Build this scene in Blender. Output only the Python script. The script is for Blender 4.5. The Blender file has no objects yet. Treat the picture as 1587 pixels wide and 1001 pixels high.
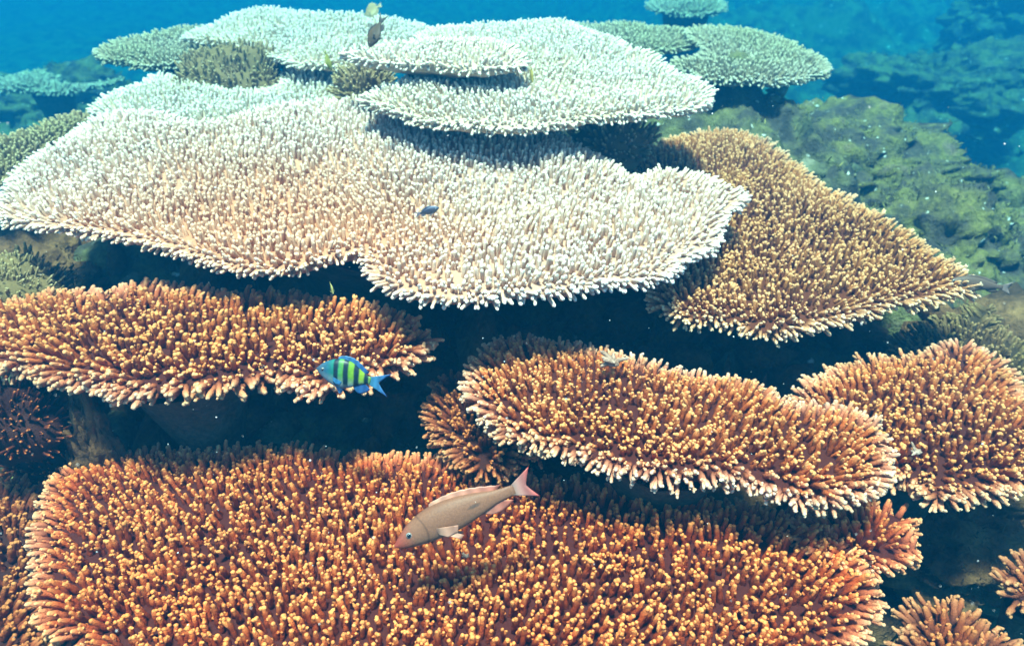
import bpy, math, random
import numpy as np
from mathutils import Vector, Matrix

random.seed(7)
rng = np.random.default_rng(11)
SC = bpy.context.scene
COL = SC.collection

# ------------------------------------------------------------------ camera
CZ = 1.7                      # camera height above the datum (m)
PITCH = math.radians(34.6)
FPX = 1200.0                  # focal length in photograph pixels (1587 wide)
cam_d = bpy.data.cameras.new('camera')
cam_d.sensor_width = 36.0
cam_d.lens = FPX / 1587.0 * 36.0
cam_d.clip_start = 0.02
cam_d.clip_end = 500
cam = bpy.data.objects.new('camera', cam_d)
cam.location = (0, 0, CZ)
cam.rotation_euler = (math.pi / 2 - PITCH, 0, 0)
cam_d.dof.use_dof = True
cam_d.dof.focus_distance = 1.3
cam_d.dof.aperture_fstop = 4.5
COL.objects.link(cam)
SC.camera = cam

# ------------------------------------------------------------------ sky, sun, exposure
SUN_ELEV = math.radians(83)
SUN_AZ = math.radians(200)     # compass direction the light comes from (0 = +Y)
world = bpy.data.worlds.new('World')
SC.world = world
world.use_nodes = True
wn = world.node_tree
wn.nodes.clear()
sky = wn.nodes.new('ShaderNodeTexSky')
sky.sky_type = 'NISHITA'
sky.sun_disc = False
sky.sun_elevation = SUN_ELEV
sky.sun_rotation = SUN_AZ
bg = wn.nodes.new('ShaderNodeBackground')
bg.inputs['Strength'].default_value = 0.065
wo = wn.nodes.new('ShaderNodeOutputWorld')
wn.links.new(sky.outputs[0], bg.inputs[0])
wn.links.new(bg.outputs[0], wo.inputs[0])

sun_d = bpy.data.lights.new('sun', 'SUN')
sun_d.energy = 5.0
sun_d.angle = math.radians(8)      # the rippled surface spreads the beam
sun_d.color = (1.0, 0.89, 0.74)
sun = bpy.data.objects.new('sun', sun_d)
sdir = Vector((math.sin(SUN_AZ) * math.cos(SUN_ELEV), math.cos(SUN_AZ) * math.cos(SUN_ELEV), math.sin(SUN_ELEV)))
sun.rotation_euler = sdir.to_track_quat('Z', 'Y').to_euler()
sun.location = (0, 0, 8)
COL.objects.link(sun)

SC.view_settings.view_transform = 'Standard'
SC.view_settings.look = 'None'
SC.view_settings.gamma = 1.0
SC.view_settings.exposure = 1.85
SC.cycles.use_denoising = True
SC.cycles.max_bounces = 5
SC.cycles.diffuse_bounces = 3
SC.cycles.glossy_bounces = 2
SC.cycles.volume_bounces = 0
SC.cycles.use_adaptive_sampling = True
SC.cycles.adaptive_threshold = 0.02

# ------------------------------------------------------------------ projection helpers
FWD = np.array([0, math.cos(PITCH), -math.sin(PITCH)])
UPV = np.array([0, math.sin(PITCH), math.cos(PITCH)])
RGT = np.array([1.0, 0, 0])
CAM = np.array([0, 0, CZ])


def ray(px, py):
    return FWD + RGT * (px - 793.5) / FPX + UPV * (500.5 - py) / FPX


def at(px, py, zr):
    """World point seen at a photograph pixel on the level zr metres below/above the camera."""
    r = ray(px, py)
    return CAM + r * (zr / r[2])


def at_d(px, py, d):
    r = ray(px, py)
    return CAM + r / np.linalg.norm(r) * d


def project(p):
    q = np.atleast_2d(p) - CAM
    w = q @ FWD
    return 793.5 + FPX * (q @ RGT) / w, 500.5 - FPX * (q @ UPV) / w, w


# ------------------------------------------------------------------ noise
_T = rng.random(4096)


def vnoise(p, seed=0):
    p = np.asarray(p, float)
    i = np.floor(p).astype(np.int64)
    f = p - i
    f = f * f * (3 - 2 * f)
    out = np.zeros(p.shape[0])
    for dx in (0, 1):
        for dy in (0, 1):
            for dz in (0, 1):
                h = ((i[:, 0] + dx) * 73856093 ^ (i[:, 1] + dy) * 19349663 ^ (i[:, 2] + dz) * 83492791 ^ seed * 2654435) & 0xfffffff
                h = (h ^ (h >> 13)) * 1274126177 & 0xfffffff
                v = _T[(h ^ (h >> 9)) & 4095]
                w = (f[:, 0] if dx else 1 - f[:, 0]) * (f[:, 1] if dy else 1 - f[:, 1]) * (f[:, 2] if dz else 1 - f[:, 2])
                out += v * w
    return out * 2 - 1


def fbm(p, octaves=4, seed=0, gain=0.5):
    p = np.asarray(p, float)
    a, s, out = 1.0, 1.0, 0
    for o in range(octaves):
        out = out + a * vnoise(p * s + o * 17.3, seed + o)
        a *= gain
        s *= 2.03
    return out


def xyz(x, y, z=0.0):
    x = np.asarray(x, float)
    return np.stack([x, np.asarray(y, float) + 0 * x, np.zeros_like(x) + z], -1)


def smooth(a, b, x):
    t = np.clip((x - a) / (b - a), 0, 1)
    return t * t * (3 - 2 * t)


# ------------------------------------------------------------------ mesh helpers
def raw_mesh(name, V, F, smooth_shade=True, attrs=None):
    """V (n,3); F (m,3) triangles."""
    V = np.ascontiguousarray(V, np.float32)
    F = np.ascontiguousarray(F, np.int32)
    me = bpy.data.meshes.new(name)
    me.vertices.add(len(V))
    me.vertices.foreach_set('co', V.ravel())
    me.loops.add(F.size)
    me.loops.foreach_set('vertex_index', F.ravel())
    me.polygons.add(len(F))
    me.polygons.foreach_set('loop_start', np.arange(0, F.size, 3, dtype=np.int32))
    me.polygons.foreach_set('loop_total', np.full(len(F), 3, np.int32))
    if smooth_shade:
        me.polygons.foreach_set('use_smooth', np.ones(len(F), bool))
    for k, v in (attrs or {}).items():
        a = me.attributes.new(k, 'FLOAT', 'POINT')
        a.data.foreach_set('value', np.ascontiguousarray(v, np.float32))
    me.update(calc_edges=True)
    return me


def link(name, me, mat=None, parent=None, loc=(0, 0, 0)):
    o = bpy.data.objects.new(name, me)
    COL.objects.link(o)
    o.location = loc
    if mat is not None and me is not None and not me.materials:
        me.materials.append(mat)
    if parent is not None:
        o.parent = parent
    return o


def tag(o, label=None, cat=None, group=None, kind=None):
    if label:
        o['label'] = label
    if cat:
        o['category'] = cat
    if group:
        o['group'] = group
    if kind:
        o['kind'] = kind
    return o


def empty(name, loc, label, cat, group=None):
    o = link(name, None, loc=tuple(loc))
    o.empty_display_size = 0.1
    return tag(o, label, cat, group)


# ------------------------------------------------------------------ materials
def nodes_of(name):
    m = bpy.data.materials.new(name)
    m.use_nodes = True
    n = m.node_tree
    n.nodes.clear()
    out = n.nodes.new('ShaderNodeOutputMaterial')
    b = n.nodes.new('ShaderNodeBsdfPrincipled')
    n.links.new(b.outputs[0], out.inputs[0])
    return m, n, b


def mixc(n, fac, a, b, blend='MIX'):
    x = n.nodes.new('ShaderNodeMix')
    x.data_type = 'RGBA'
    x.blend_type = blend
    for sock, v in ((x.inputs[0], fac), (x.inputs[6], a), (x.inputs[7], b)):
        if isinstance(v, bpy.types.NodeSocket):
            n.links.new(v, sock)
        elif isinstance(v, (int, float)):
            sock.default_value = v
        else:
            sock.default_value = (*v, 1)
    return x.outputs[2]


def math_n(n, op, a, b=0.0, clamp=False):
    x = n.nodes.new('ShaderNodeMath')
    x.operation = op
    x.use_clamp = clamp
    for i, v in enumerate((a, b)):
        if isinstance(v, bpy.types.NodeSocket):
            n.links.new(v, x.inputs[i])
        else:
            x.inputs[i].default_value = v
    return x.outputs[0]


def ramp(n, fac, stops):
    x = n.nodes.new('ShaderNodeValToRGB')
    r = x.color_ramp
    while len(r.elements) < len(stops):
        r.elements.new(0.5)
    for e, (p, c) in zip(r.elements, stops):
        e.position = p
        e.color = (*c, 1)
    n.links.new(fac, x.inputs[0])
    return x.outputs[0]


def noise_n(n, scale, detail=3, coord=None, rough=0.55):
    x = n.nodes.new('ShaderNodeTexNoise')
    x.inputs['Scale'].default_value = scale
    x.inputs['Detail'].default_value = detail
    x.inputs['Roughness'].default_value = rough
    if coord is not None:
        n.links.new(coord, x.inputs['Vector'])
    return x.outputs[0]


def attr(n, name, kind='GEOMETRY'):
    x = n.nodes.new('ShaderNodeAttribute')
    x.attribute_type = kind
    x.attribute_name = name
    return x.outputs['Fac']


def world_pos(n):
    return n.nodes.new('ShaderNodeNewGeometry').outputs['Position']


def coral_mat(name, base, mid, tip, rimc, patch=(1, 1, 1), bump_scale=420, patch_scale=5.0, warm=None, grain=0.8, dark=1.0):
    """Growing tips are pale pigment; the dark base also paints in shade between branches; the growing margin is whiter."""
    m, n, b = nodes_of(name)
    pos = world_pos(n)
    h = attr(n, 'h')
    c = ramp(n, h, [(0.0, base), (0.42, mid), (0.84, tip), (1.0, tuple(min(1, 1.06 * x) for x in tip))])  # base stop darkened: shadow in the gaps put into the colour
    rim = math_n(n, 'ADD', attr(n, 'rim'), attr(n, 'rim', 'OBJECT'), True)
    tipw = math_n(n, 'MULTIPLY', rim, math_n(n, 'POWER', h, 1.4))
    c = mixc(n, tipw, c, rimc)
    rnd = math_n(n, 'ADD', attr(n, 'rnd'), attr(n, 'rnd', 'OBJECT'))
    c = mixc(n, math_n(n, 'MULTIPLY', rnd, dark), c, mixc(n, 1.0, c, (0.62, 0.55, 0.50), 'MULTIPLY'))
    pf = noise_n(n, patch_scale, 3, pos)
    pf = ramp(n, pf, [(0.40, (0, 0, 0)), (0.62, (1, 1, 1))])
    c = mixc(n, pf, c, mixc(n, 1.0, c, patch, 'MULTIPLY'))
    if warm:
        # the warmer corner of the colony: colour within reach of a point is tinted, the rest stays pale
        vd = n.nodes.new('ShaderNodeVectorMath')
        vd.operation = 'DISTANCE'
        n.links.new(pos, vd.inputs[0])
        vd.inputs[1].default_value = warm[0]
        dd = math_n(n, 'ADD', vd.outputs['Value'], math_n(n, 'MULTIPLY', noise_n(n, 4.0, 4, pos), 0.5))
        c = mixc(n, ramp(n, dd, [(min(1, warm[1] * 0.55), (1, 1, 1)), (min(1, warm[1]), (0, 0, 0))]), c, mixc(n, 1.0, c, warm[2], 'MULTIPLY'))
    g = noise_n(n, bump_scale, 2, pos)
    c = mixc(n, grain, c, mixc(n, 1.0, c, ramp(n, g, [(0.3, (0.55, 0.5, 0.45)), (0.6, (1.1, 1.1, 1.1))]), 'MULTIPLY'))
    n.links.new(c, b.inputs['Base Color'])
    b.inputs['Roughness'].default_value = 0.75
    b.inputs['Specular IOR Level'].default_value = 0.25
    bp = n.nodes.new('ShaderNodeBump')
    bp.inputs['Strength'].default_value = 0.8
    bp.inputs['Distance'].default_value = 0.003
    n.links.new(g, bp.inputs['Height'])
    n.links.new(bp.outputs[0], b.inputs['Normal'])
    return m


def rock_mat(name, cols, scale=9.0, speck=0.0, bump=0.02):
    m, n, b = nodes_of(name)
    pos = world_pos(n)
    a = noise_n(n, scale, 6, pos, 0.65)
    k = len(cols)
    c = ramp(n, a, [(0.28 + 0.44 * i / max(1, k - 1), cc) for i, cc in enumerate(cols)])
    g = noise_n(n, scale * 7, 4, pos, 0.7)
    c = mixc(n, 0.7, c, mixc(n, 1.0, c, ramp(n, g, [(0.3, (0.35, 0.33, 0.3)), (0.7, (1.4, 1.4, 1.35))]), 'MULTIPLY'))
    if speck:
        s = noise_n(n, scale * 4.3, 2, pos, 0.5)
        c = mixc(n, ramp(n, s, [(0.69, (0, 0, 0)), (0.74, (speck, speck, speck))]), c, (0.75, 0.7, 0.62))
    n.links.new(c, b.inputs['Base Color'])
    b.inputs['Roughness'].default_value = 0.9
    b.inputs['Specular IOR Level'].default_value = 0.15
    bp = n.nodes.new('ShaderNodeBump')
    bp.inputs['Strength'].default_value = 0.8
    bp.inputs['Distance'].default_value = bump
    n.links.new(g, bp.inputs['Height'])
    n.links.new(bp.outputs[0], b.inputs['Normal'])
    return m


# pigments; base tones also carry painted shade for the gaps
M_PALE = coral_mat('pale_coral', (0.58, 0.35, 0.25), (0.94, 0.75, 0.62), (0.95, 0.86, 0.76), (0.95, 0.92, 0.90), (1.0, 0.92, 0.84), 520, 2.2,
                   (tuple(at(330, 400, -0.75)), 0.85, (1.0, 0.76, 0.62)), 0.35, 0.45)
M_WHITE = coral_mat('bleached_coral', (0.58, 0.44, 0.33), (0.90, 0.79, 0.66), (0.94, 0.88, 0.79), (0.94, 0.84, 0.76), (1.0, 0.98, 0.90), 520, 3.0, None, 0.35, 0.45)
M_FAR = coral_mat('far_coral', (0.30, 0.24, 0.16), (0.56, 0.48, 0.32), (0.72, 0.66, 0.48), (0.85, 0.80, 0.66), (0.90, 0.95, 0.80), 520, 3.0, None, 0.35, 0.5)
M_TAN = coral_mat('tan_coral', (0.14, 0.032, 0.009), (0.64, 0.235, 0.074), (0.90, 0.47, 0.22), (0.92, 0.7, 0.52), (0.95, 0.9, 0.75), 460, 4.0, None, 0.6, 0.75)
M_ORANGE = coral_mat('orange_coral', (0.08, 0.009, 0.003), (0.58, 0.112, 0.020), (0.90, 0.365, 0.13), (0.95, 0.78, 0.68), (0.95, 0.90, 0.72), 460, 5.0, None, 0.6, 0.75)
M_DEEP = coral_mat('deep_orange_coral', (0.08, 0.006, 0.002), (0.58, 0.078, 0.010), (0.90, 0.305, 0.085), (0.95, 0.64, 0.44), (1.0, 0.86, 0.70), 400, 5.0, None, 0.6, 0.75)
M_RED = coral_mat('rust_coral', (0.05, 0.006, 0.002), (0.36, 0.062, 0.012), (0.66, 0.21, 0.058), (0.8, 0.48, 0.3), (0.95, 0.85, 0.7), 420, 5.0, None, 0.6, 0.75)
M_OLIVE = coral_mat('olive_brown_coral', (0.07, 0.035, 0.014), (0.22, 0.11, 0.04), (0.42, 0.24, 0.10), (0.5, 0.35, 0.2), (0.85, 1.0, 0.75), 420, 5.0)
M_BUSH = coral_mat('brown_bush_coral', (0.22, 0.14, 0.06), (0.5, 0.34, 0.17), (0.7, 0.52, 0.3), (0.7, 0.55, 0.4), (0.95, 1.0, 0.85), 420, 5.0, None, 0.5, 0.4)
M_REEF = rock_mat('reef_bed', [(0.02, 0.016, 0.018), (0.06, 0.05, 0.04), (0.15, 0.135, 0.05), (0.17, 0.12, 0.10)], 5.0, 0.8, 0.03)
M_ROCK = rock_mat('turfed_rock', [(0.04, 0.026, 0.03), (0.09, 0.065, 0.045), (0.20, 0.155, 0.04), (0.21, 0.13, 0.095)], 8.0, 0.9, 0.03)
M_BROWNROCK = rock_mat('brown_rock', [(0.05, 0.022, 0.012), (0.16, 0.07, 0.03), (0.30, 0.14, 0.055)], 9.0, 0.0, 0.015)
M_STALK = rock_mat('dead_coral_stalk', [(0.05, 0.04, 0.03), (0.10, 0.075, 0.05), (0.14, 0.10, 0.08)], 14.0, 0.0, 0.01)
M_RUBBLE = rock_mat('coral_rubble', [(0.05, 0.042, 0.035), (0.13, 0.12, 0.06), (0.26, 0.22, 0.15)], 12.0, 0.8, 0.01)
M_FRAG = rock_mat('dead_fragment', [(0.20, 0.10, 0.07), (0.40, 0.24, 0.18), (0.58, 0.40, 0.33)], 40.0, 0.0, 0.004)


# ------------------------------------------------------------------ terrain
def ground_z(x, y):
    x = np.asarray(x, float)
    y = np.asarray(y, float)
    d = np.hypot(x / 1.6, (y - 1.75) / 1.75)
    z = -3.6 + 2.38 * (1 - smooth(0.72, 1.9, d)) + 0.14 * smooth(1.5, 2.1, y) * (1 - smooth(0.7, 1.25, x)) - 0.34 * (1 - smooth(0.8, 1.35, y))                     # the knoll that carries the tables
    z = z + 1.15 * np.exp(-(((x - 1.25) / 0.55) ** 2 + ((y - 5.0) / 0.7) ** 2))      # humps under the two farthest plates
    z = z + 1.5 * np.exp(-(((x + 2.6) / 0.6) ** 2 + ((y - 4.3) / 0.6) ** 2))
    z = z + 0.30 * np.exp(-(((x - 0.9) / 0.42) ** 2 + ((y - 2.75) / 0.40) ** 2))      # under the far green plate
    z = z + smooth(1.5, 3.0, x) * smooth(2.4, 4.2, y) * (0.85 + 0.35 * fbm(xyz(x, y) * 0.9, 4, 33))   # slope on the far right
    rough = smooth(0.75, 1.15, x + 0.15 * y - 0.2)
    q = xyz(x, y) + 0.08 * np.stack([fbm(xyz(x, y) * 3, 2, 21), fbm(xyz(x, y) * 3, 2, 22), 0 * x], -1)
    z = z + rough * (0.10 * (0.5 - np.abs(fbm(q * 2.6, 4, 23, 0.6))) + 0.05 * fbm(q * 9, 3, 24, 0.65))
    p = xyz(x, y)
    z = z + 0.16 * fbm(p * 1.1, 3, 3) * (0.4 + 0.6 * smooth(0.8, 1.4, d)) + 0.055 * fbm(p * 5.2, 3, 9) + 0.018 * fbm(p * 21, 2, 5)
    z = z - 0.8 * smooth(6, 30, np.hypot(x, y - 1.5))
    return z + CZ


def build_ground():
    n = 330
    u = np.linspace(-1, 1, n)
    g = np.sinh(u * 5.0) / math.sinh(5.0) * 44.0
    X, Y = np.meshgrid(g + 1.1, g + 2.2)
    X = X.ravel()
    Y = Y.ravel()
    Z = ground_z(X, Y)
    i = np.arange(n * n).reshape(n, n)
    a, b, c, d = i[:-1, :-1].ravel(), i[:-1, 1:].ravel(), i[1:, 1:].ravel(), i[1:, :-1].ravel()
    F = np.concatenate([np.stack([a, b, c], 1), np.stack([a, c, d], 1)])
    o = link('seabed', raw_mesh('seabed', np.stack([X, Y, Z], 1), F), M_REEF)
    tag(o, 'dark algae covered reef bed beneath and beyond the corals', 'seabed', kind='structure')
    return o


build_ground()


# ------------------------------------------------------------------ coral branches
def tube(path, radii, sides, r_, knob=0.2, h0=0.0, h1=1.0):
    """Tapered, knobbly tube with a domed tip along a path; returns V, F, h."""
    V, H = [], []
    k = len(path)
    for j in range(k):
        t = path[min(j + 1, k - 1)] - path[max(j - 1, 0)]
        t = t / np.linalg.norm(t)
        ax = np.cross(t, [0.3, 1, 0.1])
        ax /= np.linalg.norm(ax)
        ay = np.cross(t, ax)
        off = (j % 2) * math.pi / sides
        for s in range(sides):
            a = 2 * math.pi * s / sides + off
            rr = radii[j] * (1 + (knob * r_.uniform(-1, 1)) + (0.5 * knob if j % 2 else -0.4 * knob))
            V.append(path[j] + rr * (math.cos(a) * ax + math.sin(a) * ay))
            H.append(h0 + (h1 - h0) * j / k)
    V.append(path[-1] + (path[-1] - path[-2]) / np.linalg.norm(path[-1] - path[-2]) * radii[-1] * 0.55)
    H.append(h1)
    F = []
    for j in range(k - 1):
        for s in range(sides):
            a, b = j * sides + s, j * sides + (s + 1) % sides
            c, d = a + sides, b + sides
            F += [(a, b, d), (a, d, c)]
    tip = len(V) - 1
    for s in range(sides):
        F.append(((k - 1) * sides + s, (k - 1) * sides + (s + 1) % sides, tip))
    return np.array(V), np.array(F), np.array(H)


def finger(r_, aspect, sides, rings, forks, knob, buds=0):
    """A branchlet of unit length, radius aspect, growing along +Z."""
    R = aspect
    bend = np.array([r_.uniform(-.09, .09), r_.uniform(-.09, .09), 0])
    ts = np.concatenate([np.linspace(0, 0.86, rings - 2), [0.945, 0.985]])
    path = np.array([bend * math.sin(t * 2.2) + np.array([0, 0, t]) for t in ts])
    prof = np.array([R * (1.1 - 0.34 * t) for t in ts])
    prof[-2] *= 0.86
    prof[-1] *= 0.52
    parts = [tube(path, prof, sides, r_, knob)]
    for q in range(forks):
        t0 = r_.uniform(0.30, 0.62)
        a = r_.uniform(0, 2 * math.pi)
        ln = r_.uniform(0.24, 0.40)
        lean = r_.uniform(0.55, 0.95)
        dv = np.array([math.cos(a) * math.sin(lean), math.sin(a) * math.sin(lean), math.cos(lean)])
        o = bend * math.sin(t0 * 2.2) + np.array([0, 0, t0])
        tt = np.array([0, 0.5, 0.85, 1.0])
        pth = np.array([o + dv * ln * t + np.array([0, 0, 0.10 * t * t]) for t in tt])
        rad = R * np.array([0.80, 0.78, 0.66, 0.36])
        parts.append(tube(pth, rad, max(5, sides - 2), r_, knob, t0, min(1.0, t0 + ln + 0.22)))
    for q in range(buds):
        t0 = r_.uniform(0.40, 0.90)
        a = r_.uniform(0, 2 * math.pi)
        lean = r_.uniform(0.7, 1.2)
        dv = np.array([math.cos(a) * math.sin(lean), math.sin(a) * math.sin(lean), math.cos(lean)])
        o = bend * math.sin(t0 * 2.2) + np.array([0, 0, t0]) + dv * R * 0.3
        pth = np.array([o + dv * R * t for t in (0.0, 0.75, 1.15)])
        parts.append(tube(pth, R * np.array([0.62, 0.60, 0.34]), 4, r_, knob, t0, min(1.0, t0 + 0.2)))
    V, F, H, off = [], [], [], 0
    for v, f, h in parts:
        V.append(v)
        F.append(f + off)
        H.append(h)
        off += len(v)
    return np.concatenate(V), np.concatenate(F), np.concatenate(H)


def style(seed, aspect, sides, rings, forks, knob=0.16, n=10, buds=0):
    r_ = random.Random(seed)
    return [finger(r_, aspect * r_.uniform(.88, 1.14), sides, rings, forks[i % len(forks)], knob, buds) for i in range(n)]


ST_NEAR = style(1, 0.124, 6, 7, (0, 0, 1, 0, 0, 0, 0, 1), 0.23, 20, 1)
ST_MID = style(2, 0.112, 6, 6, (0, 0, 0, 0, 0, 1), 0.15, 14, 1)
ST_FINE = style(3, 0.145, 5, 4, (0, 0, 0, 1), 0.15, 14, 0)
ST_FAR = style(4, 0.165, 5, 4, (0,), 0.14, 8)
ST_BUSH = style(5, 0.24, 6, 5, (1, 2, 1, 0), 0.2, 8)


def frames(D, twist):
    """Rotation matrices (n,3,3) with +Z along D."""
    D = D / np.linalg.norm(D, axis=1, keepdims=True)
    ref = np.where(np.abs(D[:, 2:3]) > 0.95, np.array([[1.0, 0, 0]]), np.array([[0, 0, 1.0]]))
    X = np.cross(ref, D)
    X /= np.linalg.norm(X, axis=1, keepdims=True)
    Y = np.cross(D, X)
    c, s = np.cos(twist)[:, None], np.sin(twist)[:, None]
    X2 = X * c + Y * s
    Y2 = np.cross(D, X2)
    return np.stack([X2, Y2, D], 2)


def realise(st, P, D, L, vi, tw, rim, rnd, W=None):
    """Write every branch out as geometry; returns V, F and attributes."""
    Rm = frames(D, tw)
    if W is None:
        W = np.ones(len(P))
    Vs, Fs, H, RI, RN, off = [], [], [], [], [], 0
    for k, (v, f, h) in enumerate(st):
        q = np.where(vi == k)[0]
        if not len(q):
            continue
        S = np.stack([L[q] * W[q], L[q] * W[q], L[q]], 1)
        vv = np.einsum('nij,nvj->nvi', Rm[q], v[None] * S[:, None, :]) + P[q][:, None, :]
        nv = len(v)
        Vs.append(vv.reshape(-1, 3))
        Fs.append((f[None] + (off + np.arange(len(q)) * nv)[:, None, None]).reshape(-1, 3))
        H.append(np.tile(h, len(q)))
        RI.append(np.repeat(rim[q], nv))
        RN.append(np.repeat(rnd[q], nv))
        off += len(q) * nv
    return np.concatenate(Vs), np.concatenate(Fs), {'h': np.concatenate(H), 'rim': np.concatenate(RI), 'rnd': np.concatenate(RN)}


_part_meshes = {}


def branch_mesh(st, k, mat):
    key = (id(st), k, mat.name)
    if key not in _part_meshes:
        v, f, h = st[k]
        me = raw_mesh('branch', v, f, True, {'h': h})
        me.materials.append(mat)
        _part_meshes[key] = me
    return _part_meshes[key]


# ------------------------------------------------------------------ table corals
def catmull(P, n):
    P = np.asarray(P, float)
    m = len(P)
    seg = np.linalg.norm(np.roll(P, -1, 0) - P, axis=1)
    cum = np.concatenate([[0], np.cumsum(seg)])
    out = []
    for s in np.linspace(0, cum[-1], n, endpoint=False):
        i = min(np.searchsorted(cum, s, 'right') - 1, m - 1)
        t = (s - cum[i]) / seg[i]
        p0, p1, p2, p3 = P[(i - 1) % m], P[i], P[(i + 1) % m], P[(i + 2) % m]
        out.append(0.5 * ((2 * p1) + (p2 - p0) * t + (2 * p0 - 5 * p1 + 4 * p2 - p3) * t * t + (3 * p1 - p0 - 3 * p2 + p3) * t ** 3))
    return np.array(out)


def inside(poly, pts):
    x, y = pts[:, 0], pts[:, 1]
    c = np.zeros(len(pts), bool)
    a = poly
    b = np.roll(poly, -1, 0)
    for (x0, y0), (x1, y1) in zip(a, b):
        k = ((y0 > y) != (y1 > y)) & (x < (x1 - x0) * (y - y0) / (y1 - y0 + 1e-12) + x0)
        c ^= k
    return c


def edge_info(poly, nrm, pts):
    """Distance to the outline and the outward normal of the closest outline point."""
    a = poly
    b = np.roll(poly, -1, 0)
    ab = b - a
    ap = pts[:, None, :] - a[None]
    t = np.clip((ap * ab).sum(2) / ((ab * ab).sum(1) + 1e-12), 0, 1)
    q = a[None] + t[..., None] * ab[None]
    d = np.linalg.norm(pts[:, None, :] - q, axis=2)
    k = d.argmin(1)
    return d[np.arange(len(pts)), k], nrm[k]


ALL_OUT = []          # (label, pixel outline, level): later colonies must know what covers them


def table_coral(label, px, zr, mat, st, spacing, length, parts=0, edge_w=0.10, foot=None, lean=0.14, wave=0.014,
                slope=(0, 0), group=None, rim_amt=0.9, seed=0, thick=0.02, cover=(), rimlift=0.0, bare=0.0, name='table_coral'):
    r = np.random.default_rng(1000 + seed)
    px = np.asarray(px, float)
    tx = np.roll(px, -1, 0) - np.roll(px, 1, 0)
    pa = np.sum(px[:, 0] * np.roll(px[:, 1], -1) - np.roll(px[:, 0], -1) * px[:, 1])
    ny = -tx[:, 0] * np.sign(pa) / (np.linalg.norm(tx, axis=1) + 1e-9)          # outward normal, image y (down positive)
    rise = length * 0.80 * (1 - smooth(-0.6, 0.2, ny))
    W = np.array([at(x, y, zr + h_) for (x, y), h_ in zip(px, rise)])
    c0 = W.mean(0)
    for _ in range(6):                                   # tilted tables: settle the outline on the slope
        W = np.array([at(x, y, zr + h_ + slope[0] * (w[0] - c0[0]) + slope[1] * (w[1] - c0[1])) for (x, y), w, h_ in zip(px, W, rise)])
    out = catmull(W[:, :2], 150)
    area = 0.5 * np.sum(out[:, 0] * np.roll(out[:, 1], -1) - np.roll(out[:, 0], -1) * out[:, 1])
    if area < 0:
        out = out[::-1]
    cx, cy = out.mean(0)

    def normals(o):
        t = np.roll(o, -1, 0) - np.roll(o, 1, 0)
        nn = np.stack([t[:, 1], -t[:, 0]], 1)
        nn /= np.linalg.norm(nn, axis=1, keepdims=True) + 1e-9
        for _ in range(3):
            nn = nn + np.roll(nn, 1, 0) + np.roll(nn, -1, 0)
            nn /= np.linalg.norm(nn, axis=1, keepdims=True) + 1e-9
        return nn
    nn = normals(out)
    out = out - nn * (length * 0.62)
    ang = np.arange(len(out)) / len(out)
    lob = fbm(np.stack([out[:, 0] * 12, out[:, 1] * 12, 0 * ang + seed], 1), 3, seed)
    out = out + nn * (lob * 0.020)[:, None]
    out = (np.roll(out, 1, 0) + 2 * out + np.roll(out, -1, 0)) / 4
    nn = normals(out)

    def surf(x, y, d):
        z = CZ + zr - length * 0.05 + slope[0] * (x - c0[0]) + slope[1] * (y - c0[1])
        z = z + wave * fbm(xyz(x, y, seed * 3.1) * 3.2, 2, 40 + seed)
        return z + rimlift * smooth(0.12, 0.0, d)

    # slab: rings from the margin to the middle, above and below
    N = len(out)
    fr = [1.0, 0.985, 0.93, 0.82, 0.66, 0.48, 0.30, 0.14]
    ctr = np.array([cx, cy])
    V, tops, bots = [], [], []
    for k, f in enumerate(fr):
        p = ctr + (out - ctr) * f
        d, _ = edge_info(out, nn, p)
        z = surf(p[:, 0], p[:, 1], d)
        tops.append(len(V))
        th = thick * (0.12 if k == 0 else 0.5 if k == 1 else 1.0)
        V += [(x, y, zz - (0 if k else thick * .4)) for (x, y), zz in zip(p, z)]
    d = np.zeros(1)
    V.append((cx, cy, surf(np.array([cx]), np.array([cy]), np.array([0.5]))[0]))
    tc = len(V) - 1
    for k, f in enumerate(fr[1:]):
        p = ctr + (out - ctr) * f
        dd, _ = edge_info(out, nn, p)
        z = surf(p[:, 0], p[:, 1], dd) - thick * (0.9 + 2.4 * (1 - f)) - 0.004 * fbm(xyz(p[:, 0], p[:, 1]) * 40, 2, 2)
        bots.append(len(V))
        V += [(x, y, zz) for (x, y), zz in zip(p, z)]
    V.append((cx, cy, V[tc][2] - thick * 3.4))
    bc = len(V) - 1
    F = []
    ii = np.arange(N)
    jj = (ii + 1) % N
    for a, b in zip(tops[:-1], tops[1:]):
        F.append(np.stack([a + ii, a + jj, b + jj], 1))
        F.append(np.stack([a + ii, b + jj, b + ii], 1))
    F.append(np.stack([tops[-1] + ii, tops[-1] + jj, 0 * ii + tc], 1))
    chain = [tops[0]] + bots
    for a, b in zip(chain[:-1], chain[1:]):
        F.append(np.stack([a + jj, a + ii, b + ii], 1))
        F.append(np.stack([a + jj, b + ii, b + jj], 1))
    F.append(np.stack([bots[-1] + jj, bots[-1] + ii, 0 * ii + bc], 1))
    V = np.array(V)
    F = np.concatenate(F)

    gz = float(ground_z(np.array([cx]), np.array([cy]))[0]) if foot is None else CZ + foot
    base = np.array([cx, cy, gz - 0.03])
    root = empty(name, base, label, 'coral', group)
    link('plate', raw_mesh('plate', V - base, F, True, {'h': np.zeros(len(V)), 'rnd': np.ones(len(V))}), mat, root)  # plate takes the darkest tone, painting in shade under the branches
    # stalk: flared, lumpy column from the foot to the underside
    ks, ns = 9, 18
    top_z = V[bc][2] + 0.02
    SV = []
    reach = min(0.34, 0.45 * math.sqrt(abs(area) / math.pi))
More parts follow.
